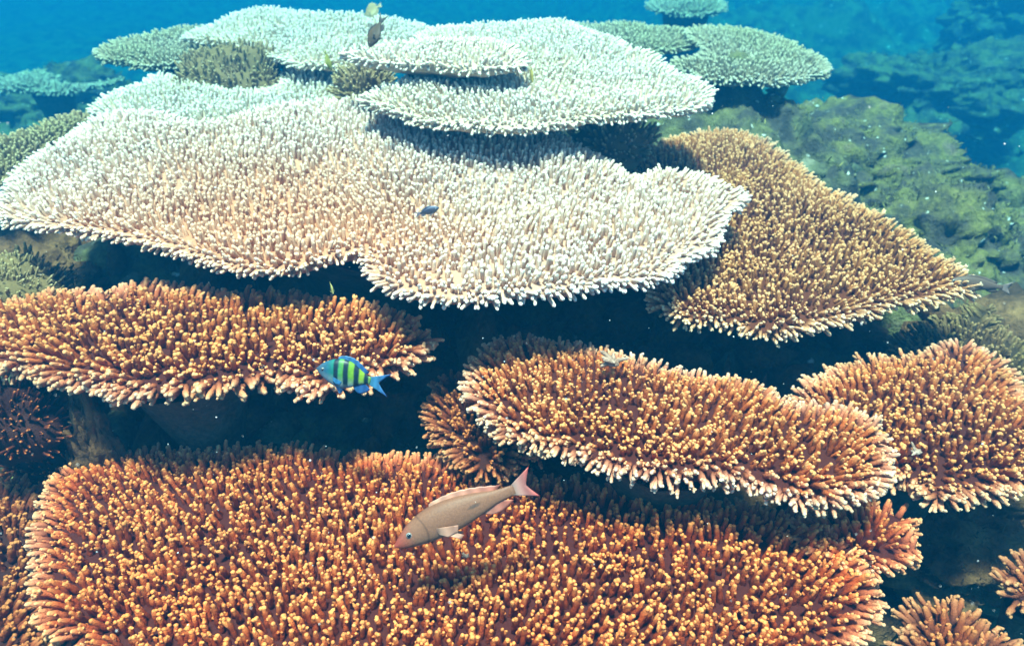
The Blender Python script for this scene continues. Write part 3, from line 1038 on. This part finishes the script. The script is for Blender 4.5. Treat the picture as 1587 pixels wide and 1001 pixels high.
def mat_two_tone(name, L, back, side, belly, nose=None, spot=None, scale=120):
    m, n, b = nodes_of(name)
    co, x, y, z = fish_coords(n)
    xs = math_n(n, 'DIVIDE', x, L)
    zs = math_n(n, 'ADD', math_n(n, 'DIVIDE', z, L), 0.5)
    c = ramp(n, zs, [(0.36, belly), (0.47, side), (0.62, back)])
    g = noise_n(n, 22 / L * 0.2, 4, co)
    c = mixc(n, 0.35, c, mixc(n, 1.0, c, ramp(n, g, [(0.3, (0.7, 0.68, 0.66)), (0.7, (1.25, 1.2, 1.15))]), 'MULTIPLY'))
    if nose:
        f = ramp(n, math_n(n, 'ADD', xs, 0.5), [(0.84, (0, 0, 0)), (0.97, (1, 1, 1))])
        c = mixc(n, f, c, nose)
    if spot:
        dx = math_n(n, 'DIVIDE', math_n(n, 'SUBTRACT', xs, spot[0]), 0.055)
        dz = math_n(n, 'DIVIDE', math_n(n, 'SUBTRACT', zs, 0.5 + spot[1]), 0.016)
        rr = math_n(n, 'ADD', math_n(n, 'MULTIPLY', dx, dx), math_n(n, 'MULTIPLY', dz, dz))
        f = ramp(n, rr, [(0.0, (0.75, 0.75, 0.75)), (1.0, (0, 0, 0))])
        c = mixc(n, f, c, (0.05, 0.035, 0.03))
    zc = math_n(n, 'SUBTRACT', zs, 0.49)
    xc = math_n(n, 'SUBTRACT', xs, 0.40)
    rr = math_n(n, 'SQRT', math_n(n, 'ADD', math_n(n, 'MULTIPLY', xc, xc), math_n(n, 'MULTIPLY', zc, zc)))
    gl = math_n(n, 'ABSOLUTE', math_n(n, 'SUBTRACT', rr, 0.145))
    behind = math_n(n, 'LESS_THAN', xs, 0.33)
    gill = math_n(n, 'MULTIPLY', ramp(n, math_n(n, 'MULTIPLY', gl, 20.0), [(0.0, (0.6, 0.6, 0.6)), (0.22, (0, 0, 0))]), behind)
    c = mixc(n, gill, c, tuple(0.4 * q for q in back))
    finish_fish(n, b, c, 85 / L, 0.55)
    return m


def plain(name, col, rough=0.5):
    m, n, b = nodes_of(name)
    co, x, y, z = fish_coords(n)
    g = noise_n(n, 90, 3, co)
    n.links.new(mixc(n, 1.0, col, ramp(n, g, [(0.3, (0.75, 0.75, 0.75)), (0.7, (1.15, 1.15, 1.15))]), 'MULTIPLY'), b.inputs['Base Color'])
    b.inputs['Roughness'].default_value = rough
    return m


def fin_mat(name, a, b_, axis=0, lo=-0.5, hi=0.5, L=1.0):
    m, n, b = nodes_of(name)
    co, x, y, z = fish_coords(n)
    v = (x, y, z)[axis]
    f = math_n(n, 'DIVIDE', math_n(n, 'SUBTRACT', math_n(n, 'DIVIDE', v, L), lo), hi - lo, True)
    c = ramp(n, f, [(0, a), (1, b_)])
    w = n.nodes.new('ShaderNodeTexWave')
    w.inputs['Scale'].default_value = 18 / L * 0.2
    w.inputs['Distortion'].default_value = 1.5
    n.links.new(co, w.inputs['Vector'])
    c = mixc(n, 0.3, c, mixc(n, 1.0, c, w.outputs[0], 'MULTIPLY'))
    n.links.new(c, b.inputs['Base Color'])
    b.inputs['Roughness'].default_value = 0.5
    b.inputs['Alpha'].default_value = 0.9
    return m


M_EYE = plain('fish_eye', (0.22, 0.20, 0.19), 0.15)
M_PUPIL = plain('fish_pupil', (0.006, 0.006, 0.01), 0.08)


def interp(t, pts):
    xs, ys = zip(*pts)
    m = len(xs)
    # monotone-ish smooth interpolation through the profile stations
    t = np.asarray(t, float)
    ys = np.array(ys, float)
    xs = np.array(xs, float)
    tan = np.zeros(m)
    dl = np.diff(ys) / np.diff(xs)
    tan[1:-1] = (dl[1:] + dl[:-1]) / 2
    tan[0], tan[-1] = dl[0], dl[-1]
    i = np.clip(np.searchsorted(xs, t, 'right') - 1, 0, m - 2)
    h = xs[i + 1] - xs[i]
    s = (t - xs[i]) / h
    return (2 * s ** 3 - 3 * s ** 2 + 1) * ys[i] + (s ** 3 - 2 * s ** 2 + s) * h * tan[i] + (-2 * s ** 3 + 3 * s ** 2) * ys[i + 1] + (s ** 3 - s ** 2) * h * tan[i + 1]


def loft(top, bot, wid, body_end, L, seg=26, st=34, bend=0.0):
    ts = np.concatenate([[0.0, 0.006, 0.02], np.linspace(0.045, 1, st)])
    V = []
    for t in ts:
        a, b, w = interp(t, top), interp(t, bot), interp(t, wid)
        mid, hh = (a + b) / 2, max(0.0008, (a - b) / 2)
        x = 0.5 - t * body_end
        for s in range(seg):
            an = 2 * math.pi * s / seg
            cy, sz = math.cos(an), math.sin(an)
            V.append((x, max(w, 0.0006) * math.copysign(abs(cy) ** 0.9, cy) + bend * t * t, mid + hh * sz))
    F = []
    for j in range(len(ts) - 1):
        for s in range(seg):
            a, b = j * seg + s, j * seg + (s + 1) % seg
            F += [(a, a + seg, b + seg), (a, b + seg, b)]
    V = np.array(V)
    n0, n1 = len(V), len(V) + 1
    V = np.concatenate([V, [V[:seg].mean(0)], [V[-seg:].mean(0)]])
    for s in range(seg):
        F.append((n0, s, (s + 1) % seg))
        k = (len(ts) - 1) * seg
        F.append((n1, k + (s + 1) % seg, k + s))
    return V * L, np.array(F)


def fin_mesh(root_line, tip_line, th, y0=0.0, splay=0.0, nx=14, ny=5, ragged=0.0, bend=0.0):
    """A fin between its root line and its free edge (both x,z), thick at the root and thin at the edge."""
    u = np.linspace(0, 1, nx)

    def along(l):
        l = np.array(l, float)
        s = np.linspace(0, 1, len(l))
        return np.stack([np.interp(u, s, l[:, 0]), np.interp(u, s, l[:, 1])], 1)
    a, b = along(root_line), along(tip_line)
    if ragged:
        b = b + (b - a) * (ragged * (np.arange(nx) % 2 - 0.5))[:, None]
    V = []
    for side in (1, -1):
        for j in range(ny):
            t = j / (ny - 1)
            p = a * (1 - t) + b * t
            k = th * (1 - 0.85 * t) * (0.7 + 0.3 * np.cos(u * nx * math.pi))
            ln = np.linalg.norm(b - a, axis=1)
            yy = y0 + splay * t * ln + side * k + bend * t * t
            V.append(np.stack([p[:, 0], yy, p[:, 1]], 1))
    V = np.concatenate(V)
    F = []
    h = nx * ny
    for j in range(ny - 1):
        for i in range(nx - 1):
            q = j * nx + i
            F += [(q, q + 1, q + nx + 1), (q, q + nx + 1, q + nx)]
            F += [(h + q, h + q + nx + 1, h + q + 1), (h + q, h + q + nx, h + q + nx + 1)]
    ring = [i for i in range(nx)] + [j * nx + nx - 1 for j in range(1, ny)] + [(ny - 1) * nx + i for i in range(nx - 2, -1, -1)] + [j * nx for j in range(ny - 2, 0, -1)]
    for q in range(len(ring)):
        a_, b_ = ring[q], ring[(q + 1) % len(ring)]
        F += [(a_, h + a_, h + b_), (a_, h + b_, b_)]
    return V, np.array(F)


def fish(name, label, loc, heading, roll, L, prof, skin, finm, tailm, eye=(0.38, 0.02, 0.022), group=None, small=False, bend=0.0):
    top, bot, wid, body_end = prof['top'], prof['bot'], prof['wid'], prof['end']
    root = empty(name, loc, label, 'fish', group)
    X = Vector(heading).normalized()
    up = Vector((0, 0, 1))
    Y = up.cross(X).normalized()
    Z = X.cross(Y)
    M = Matrix((X, Y, Z)).transposed().to_4x4() @ Matrix.Rotation(roll, 4, 'X')
    M.translation = Vector(loc)
    root.matrix_world = M
    V, F = loft(top, bot, wid, body_end, L, bend=bend)
    link('body', raw_mesh('body', V, F), skin, root)

    def zt(x):
        return float(interp((0.5 - x) / body_end, top))

    def zb(x):
        return float(interp((0.5 - x) / body_end, bot))

    def by(x):
        return bend * ((0.5 - x) / body_end) ** 2

    def fin(nm, rl, tl, mat, th=0.006, y0=0.0, splay=0.0, ragged=0.0, bd=0.0):
        v, f = fin_mesh(rl, tl, th, y0, splay, 10 if small else 16, 4 if small else 6, ragged, bd)
        return link(nm, raw_mesh(nm, v * L, f), mat, root)
    d0, d1, dh = prof['dorsal']
    xs = np.linspace(d0, d1, 9)
    fin('dorsal_fin', [(x, zt(x) - 0.012) for x in xs], [(x - 0.035 * (i / 8) - 0.01, zt(x) + dh * (0.35 + 0.65 * math.sin(math.pi * (0.12 + 0.80 * i / 8)))) for i, x in enumerate(xs)], finm,
        ragged=0.10, y0=by((d0 + d1) / 2))
    a0, a1, ah = prof['anal']
    xs = np.linspace(a0, a1, 6)
    fin('anal_fin', [(x, zb(x) + 0.012) for x in xs], [(x - 0.07 - 0.02 * i / 5, zb(x) - ah * math.sin(math.pi * (0.2 + 0.62 * i / 5))) for i, x in enumerate(xs)], finm, ragged=0.05, y0=by((a0 + a1) / 2))
    te = 0.5 - body_end
    hz = (zt(te) - zb(te)) / 2
    mz = (zt(te) + zb(te)) / 2
    sp, fk = prof['tail']
    fin('tail_fin', [(te + 0.02, mz + hz * 0.95), (te + 0.02, mz), (te + 0.02, mz - hz * 0.95)],
        [(-0.5, mz + sp), (-0.5 + fk * 0.62, mz + sp * 0.42), (-0.5 + fk, mz), (-0.5 + fk * 0.62, mz - sp * 0.42), (-0.5, mz - sp)], tailm, 0.008, y0=bend, bd=bend * 0.6)
    px_ = prof.get('pect', 0.20)
    wy = float(interp((0.5 - px_) / body_end, wid))
    pz = (zt(px_) * 0.3 + zb(px_) * 0.7)
    for s in (1, -1):
        fin('pectoral_fin', [(px_, pz + 0.022), (px_ - 0.005, pz - 0.022)], [(px_ - 0.15, pz + 0.005), (px_ - 0.13, pz - 0.04), (px_ - 0.06, pz - 0.055)], finm, 0.004, s * wy * 0.93, s * 0.5)
        vx = px_ - 0.02
        fin('pelvic_fin', [(vx, zb(vx) + 0.02), (vx - 0.05, zb(vx) + 0.02)], [(vx - 0.10, zb(vx) - prof.get('pelv', 0.07)), (vx - 0.13, zb(vx) - 0.03)], finm, 0.004, s * 0.015, s * 0.25)
    ex, ez, er = eye
    ew = float(interp((0.5 - ex) / body_end, wid))
    v0, f0 = ICO2
    mid = (zt(ex) + zb(ex)) / 2
    hh = (zt(ex) - zb(ex)) / 2
    wy = ew * math.sqrt(max(0.05, 1 - ((ez - mid) / hh) ** 2))
    for s in (1, -1):
        e = link('eye', raw_mesh('eye', v0 * np.array([er, er * 0.45, er]) * L, f0), M_EYE, root, (ex * L, s * (wy - er * 0.05) * L, ez * L))
        link('pupil', raw_mesh('pupil', v0 * np.array([er * 0.68, er * 0.35, er * 0.68]) * L, f0), M_PUPIL, e, (0, s * er * 0.22 * L, 0))
    return root


P_DAMSEL = dict(top=[(0, 0.0), (0.08, 0.075), (0.22, 0.15), (0.42, 0.205), (0.62, 0.19), (0.82, 0.11), (0.93, 0.065), (1, 0.055)],
                bot=[(0, -0.012), (0.08, -0.065), (0.22, -0.13), (0.42, -0.185), (0.62, -0.165), (0.82, -0.085), (0.93, -0.052), (1, -0.048)],
                wid=[(0, 0.006), (0.1, 0.045), (0.3, 0.078), (0.5, 0.076), (0.75, 0.045), (1, 0.014)], end=0.74,
                dorsal=(0.24, -0.16, 0.055), anal=(-0.02, -0.17, 0.10), tail=(0.16, 0.15), pect=0.24, pelv=0.075)
P_SLIM = dict(top=[(0, -0.036), (0.05, 0.0), (0.15, 0.058), (0.32, 0.108), (0.50, 0.114), (0.68, 0.088), (0.86, 0.048), (1, 0.034)],
              bot=[(0, -0.050), (0.05, -0.075), (0.15, -0.094), (0.32, -0.108), (0.50, -0.104), (0.68, -0.076), (0.86, -0.040), (1, -0.032)],
              wid=[(0, 0.010), (0.06, 0.036), (0.18, 0.060), (0.38, 0.072), (0.6, 0.056), (0.85, 0.022), (1, 0.010)], end=0.86,
              dorsal=(0.20, -0.24, 0.030), anal=(-0.10, -0.24, 0.04), tail=(0.105, 0.06), pect=0.20, pelv=0.045)
P_DISC = dict(top=[(0, 0.0), (0.10, 0.07), (0.25, 0.22), (0.5, 0.30), (0.75, 0.22), (0.92, 0.07), (1, 0.05)],
              bot=[(0, -0.02), (0.10, -0.07), (0.25, -0.20), (0.5, -0.28), (0.75, -0.20), (0.92, -0.06), (1, -0.045)],
              wid=[(0, 0.006), (0.12, 0.04), (0.35, 0.075), (0.6, 0.06), (1, 0.012)], end=0.80,
              dorsal=(0.20, -0.22, 0.07), anal=(0.0, -0.22, 0.09), tail=(0.12, 0.04), pect=0.22, pelv=0.09)


def img_dir(px, py, dpx, dpy, d, away=0.0):
    """World direction whose image runs (dpx, dpy) at a pixel, plus a share along the line of sight."""
    v = RGT * dpx - UPV * dpy
    v = v / np.linalg.norm(v)
    r = ray(px, py)
    return v + away * r / np.linalg.norm(r)


# striped damsel in front of the long fingered plate
Ls = 0.122
fish('striped_fish', 'green blue fish with black bars swimming over the dark gap beside the orange plate', at_d(547, 584, 1.27), img_dir(547, 584, -1, -0.245, 0, 0.05), 0.45, Ls,
     P_DAMSEL, mat_striped(Ls), fin_mat('blue_fin', (0.012, 0.06, 0.20), (0.03, 0.14, 0.28), 0, -0.2, 0.25, Ls), fin_mat('blue_tail', (0.02, 0.07, 0.26), (0.05, 0.19, 0.30), 0, -0.5, -0.22, Ls),
     eye=(0.40, 0.02, 0.024))
# pinkish grey snapper-like fish over the bottom plate
Lp = 0.225
fish('pink_fish', 'plain pinkish grey fish with red tail swimming above the bottom plate', at_d(718, 791, 1.17), img_dir(718, 791, -1, 0.42, 0, -0.05), 0.60, Lp,
     P_SLIM, mat_two_tone('pink_grey_skin', Lp, (0.19, 0.075, 0.042), (0.22, 0.09, 0.052), (0.27, 0.13, 0.08), (0.31, 0.05, 0.03), (-0.08, 0.012)),
     fin_mat('red_fin', (0.42, 0.10, 0.06), (0.60, 0.30, 0.20), 0, -0.3, 0.3, Lp), fin_mat('red_tail', (0.48, 0.06, 0.05), (0.36, 0.20, 0.16), 0, -0.5, -0.36, Lp), eye=(0.375, 0.0, 0.021), bend=0.012)
# dark fish over the back plate
Ld = 0.080
fish('dark_fish', 'dark slate fish nose down above the pale plate at the back', at_d(584, 48, 1.85), img_dir(584, 48, -0.45, 1, 0, 0.2), 1.2, Ld, P_DAMSEL,
     mat_two_tone('slate_skin', Ld, (0.10, 0.06, 0.03), (0.07, 0.05, 0.03), (0.10, 0.07, 0.05)), plain('slate_fin', (0.05, 0.04, 0.03)), plain('slate_tail', (0.05, 0.04, 0.03)), small=True)
fish('tan_fish', 'faint tan fish above the dark slate fish at the top edge', at_d(578, 16, 2.9), img_dir(582, 18, -0.8, 0.5, 0, 0.5), 0.6, 0.075, P_DISC,
     mat_two_tone('tan_skin', 0.075, (0.30, 0.22, 0.10), (0.42, 0.30, 0.14), (0.5, 0.4, 0.2)), plain('tan_fin', (0.35, 0.26, 0.12)), plain('tan_tail', (0.35, 0.26, 0.12)), small=True)
fish('lime_fish', 'small lime yellow fish beside the brown bush at the back', at_d(508, 93, 1.95), img_dir(508, 93, 0.35, 1, 0, 0.35), 1.2, 0.050, P_DAMSEL,
     mat_two_tone('lime_skin', 0.05, (0.22, 0.22, 0.04), (0.32, 0.30, 0.05), (0.34, 0.30, 0.10)), plain('lime_fin', (0.26, 0.25, 0.05)), plain('lime_tail', (0.26, 0.25, 0.05)), small=True)
fish('yellow_fish', 'tiny yellow disc shaped fish in the blue hollow under the topmost tier', at_d(823, 117, 1.88), img_dir(823, 117, 0.1, 0.35, 0, -1.0), 0.0, 0.052, P_DISC,
     mat_two_tone('yellow_skin', 0.05, (0.34, 0.26, 0.05), (0.44, 0.34, 0.08), (0.5, 0.44, 0.26)), plain('yellow_fin', (0.36, 0.28, 0.06)), plain('yellow_tail', (0.36, 0.28, 0.06)), small=True)
fish('yellow_fish', 'tiny yellow fish facing out of the dark gap under the cream plate', at_d(514, 447, 1.30), img_dir(514, 447, 0.1, 0.3, 0, -1.0), 0.0, 0.028, P_DISC,
     mat_two_tone('yellow_skin_dim', 0.028, (0.30, 0.26, 0.08), (0.36, 0.32, 0.12), (0.4, 0.36, 0.24)), plain('pale_fin', (0.6, 0.55, 0.2)), plain('pale_tail', (0.6, 0.55, 0.2)), small=True)
fish('blue_fish', 'tiny slate blue fish hiding among the branches of the cream plate', at_d(661, 328, 1.47), img_dir(661, 328, 1, -0.30, 0, 0.1), 0.35, 0.050, P_DAMSEL,
     mat_two_tone('blue_skin', 0.05, (0.18, 0.19, 0.26), (0.12, 0.13, 0.16), (0.06, 0.07, 0.08)), plain('bluegrey_fin', (0.2, 0.22, 0.3)), plain('bluegrey_tail', (0.4, 0.36, 0.42)), small=True)
fish('brown_fish', 'dusky brown fish half hidden behind the tan plate tip', at_d(1516, 441, 1.95), img_dir(1504, 440, -1, -0.12, 0, 0.1), 0.3, 0.14, P_SLIM,
     mat_two_tone('dusky_skin', 0.14, (0.10, 0.06, 0.045), (0.15, 0.09, 0.07), (0.2, 0.13, 0.1)), plain('dusky_fin', (0.12, 0.07, 0.05)), plain('dusky_tail', (0.22, 0.14, 0.12)), small=True)


# ------------------------------------------------------------------ broken bits lying on the plates
def fragment(name, label, p, size, arms, mat, seed, cat='coral fragment'):
    r_ = random.Random(seed)
    V, F, off = [], [], 0
    v0, f0 = ICO2
    core = v0 * (1 + 0.5 * fbm(v0 * 1.8 + seed, 3, 300 + seed))[:, None] * np.array([1.0, 0.6, 0.5]) * size * 0.42
    V.append(core)
    F.append(f0)
    off = len(core)
    for q in range(arms):
        a = r_.uniform(0, 6.28)
        e = r_.uniform(-0.1, 0.8)
        dv = np.array([math.cos(a) * math.cos(e), math.sin(a) * math.cos(e), math.sin(e)])
        ln = size * r_.uniform(0.5, 1.0)
        side = np.array([r_.uniform(-.3, .3), r_.uniform(-.3, .3), r_.uniform(-.2, .2)])
        path = np.array([dv * ln * t + side * ln * t * t for t in (0.1, 0.4, 0.7, 0.9, 1.0)])
        v, f, h = tube(path, size * 0.13 * np.array([1.2, 1, 0.85, 0.6, 0.3]), 7, r_, 0.22)
        V.append(v)
        F.append(f + off)
        off += len(v)
    o = link(name, raw_mesh(name, np.concatenate(V), np.concatenate(F)), mat, None, tuple(p))
    return tag(o, label, cat)


fragment('coral_fragment', 'dead grey pink coral fragment lodged in the golden orange plate', at(950, 562, -0.868), 0.034, 9, M_FRAG, 3)
fragment('coral_fragment', 'tiny white coral chip on the bottom plate below the pink fish', at(722, 862, -1.015), 0.012, 5, M_FRAG, 5)
fragment('coral_fragment', 'lilac tipped dead coral stub between the white rimmed and golden brown plates', at(1420, 700, -0.955), 0.022, 4, M_FRAG, 9)


# ------------------------------------------------------------------ drifting specks
def build_specks():
    r = np.random.default_rng(5)
    V0, F0 = ICO1
    Vs, Fs = [], []
    n = 260
    for q in range(n):
        px, py = r.uniform(-100, 1700), r.uniform(150, 1050)
        d = r.uniform(0.75, 1.5)
        p = at_d(px, py, d)
        s = r.lognormal(-7.55, 0.35)
        Vs.append(V0 * s * r.uniform(0.6, 1.4, 3) + p)
        Fs.append(F0 + q * len(V0))
    m, nn_, b = nodes_of('plankton')
    g = noise_n(nn_, 300, 2, world_pos(nn_))
    nn_.links.new(ramp(nn_, g, [(0.3, (0.6, 0.58, 0.55)), (0.7, (0.85, 0.85, 0.85))]), b.inputs['Base Color'])
    o = link('plankton', raw_mesh('plankton', np.concatenate(Vs), np.concatenate(Fs)), m)
    tag(o, 'tiny white specks drifting in the water', 'plankton', kind='stuff')


build_specks()


# ------------------------------------------------------------------ the water between: one even box of haze
def build_haze():
    x0, x1, y0, y1, z0, z1 = -47, 47, -45, 49, CZ - 5.6, CZ + 0.25
    V = np.array([(x, y, z) for x in (x0, x1) for y in (y0, y1) for z in (z0, z1)], float)
    F = np.array([(0, 1, 3), (0, 3, 2), (4, 6, 7), (4, 7, 5), (0, 4, 5), (0, 5, 1), (2, 3, 7), (2, 7, 6), (0, 2, 6), (0, 6, 4), (1, 5, 7), (1, 7, 3)])
    m = bpy.data.materials.new('sea_water')
    m.use_nodes = True
    n = m.node_tree
    n.nodes.clear()
    out = n.nodes.new('ShaderNodeOutputMaterial')
    v = n.nodes.new('ShaderNodeVolumePrincipled')
    v.inputs['Density'].default_value = 0.30
    v.inputs['Density Attribute'].default_value = ''
    v.inputs['Color'].default_value = (0.005, 0.130, 0.30, 1)
    v.inputs['Absorption Color'].default_value = (0.0, 0.62, 0.97, 1)
    v.inputs['Anisotropy'].default_value = 0.46
    n.links.new(v.outputs[0], out.inputs['Volume'])
    o = link('haze', raw_mesh('haze', V, F, False), m)
    tag(o, 'clear blue sea water filling the whole scene', 'water', kind='stuff')


build_haze()
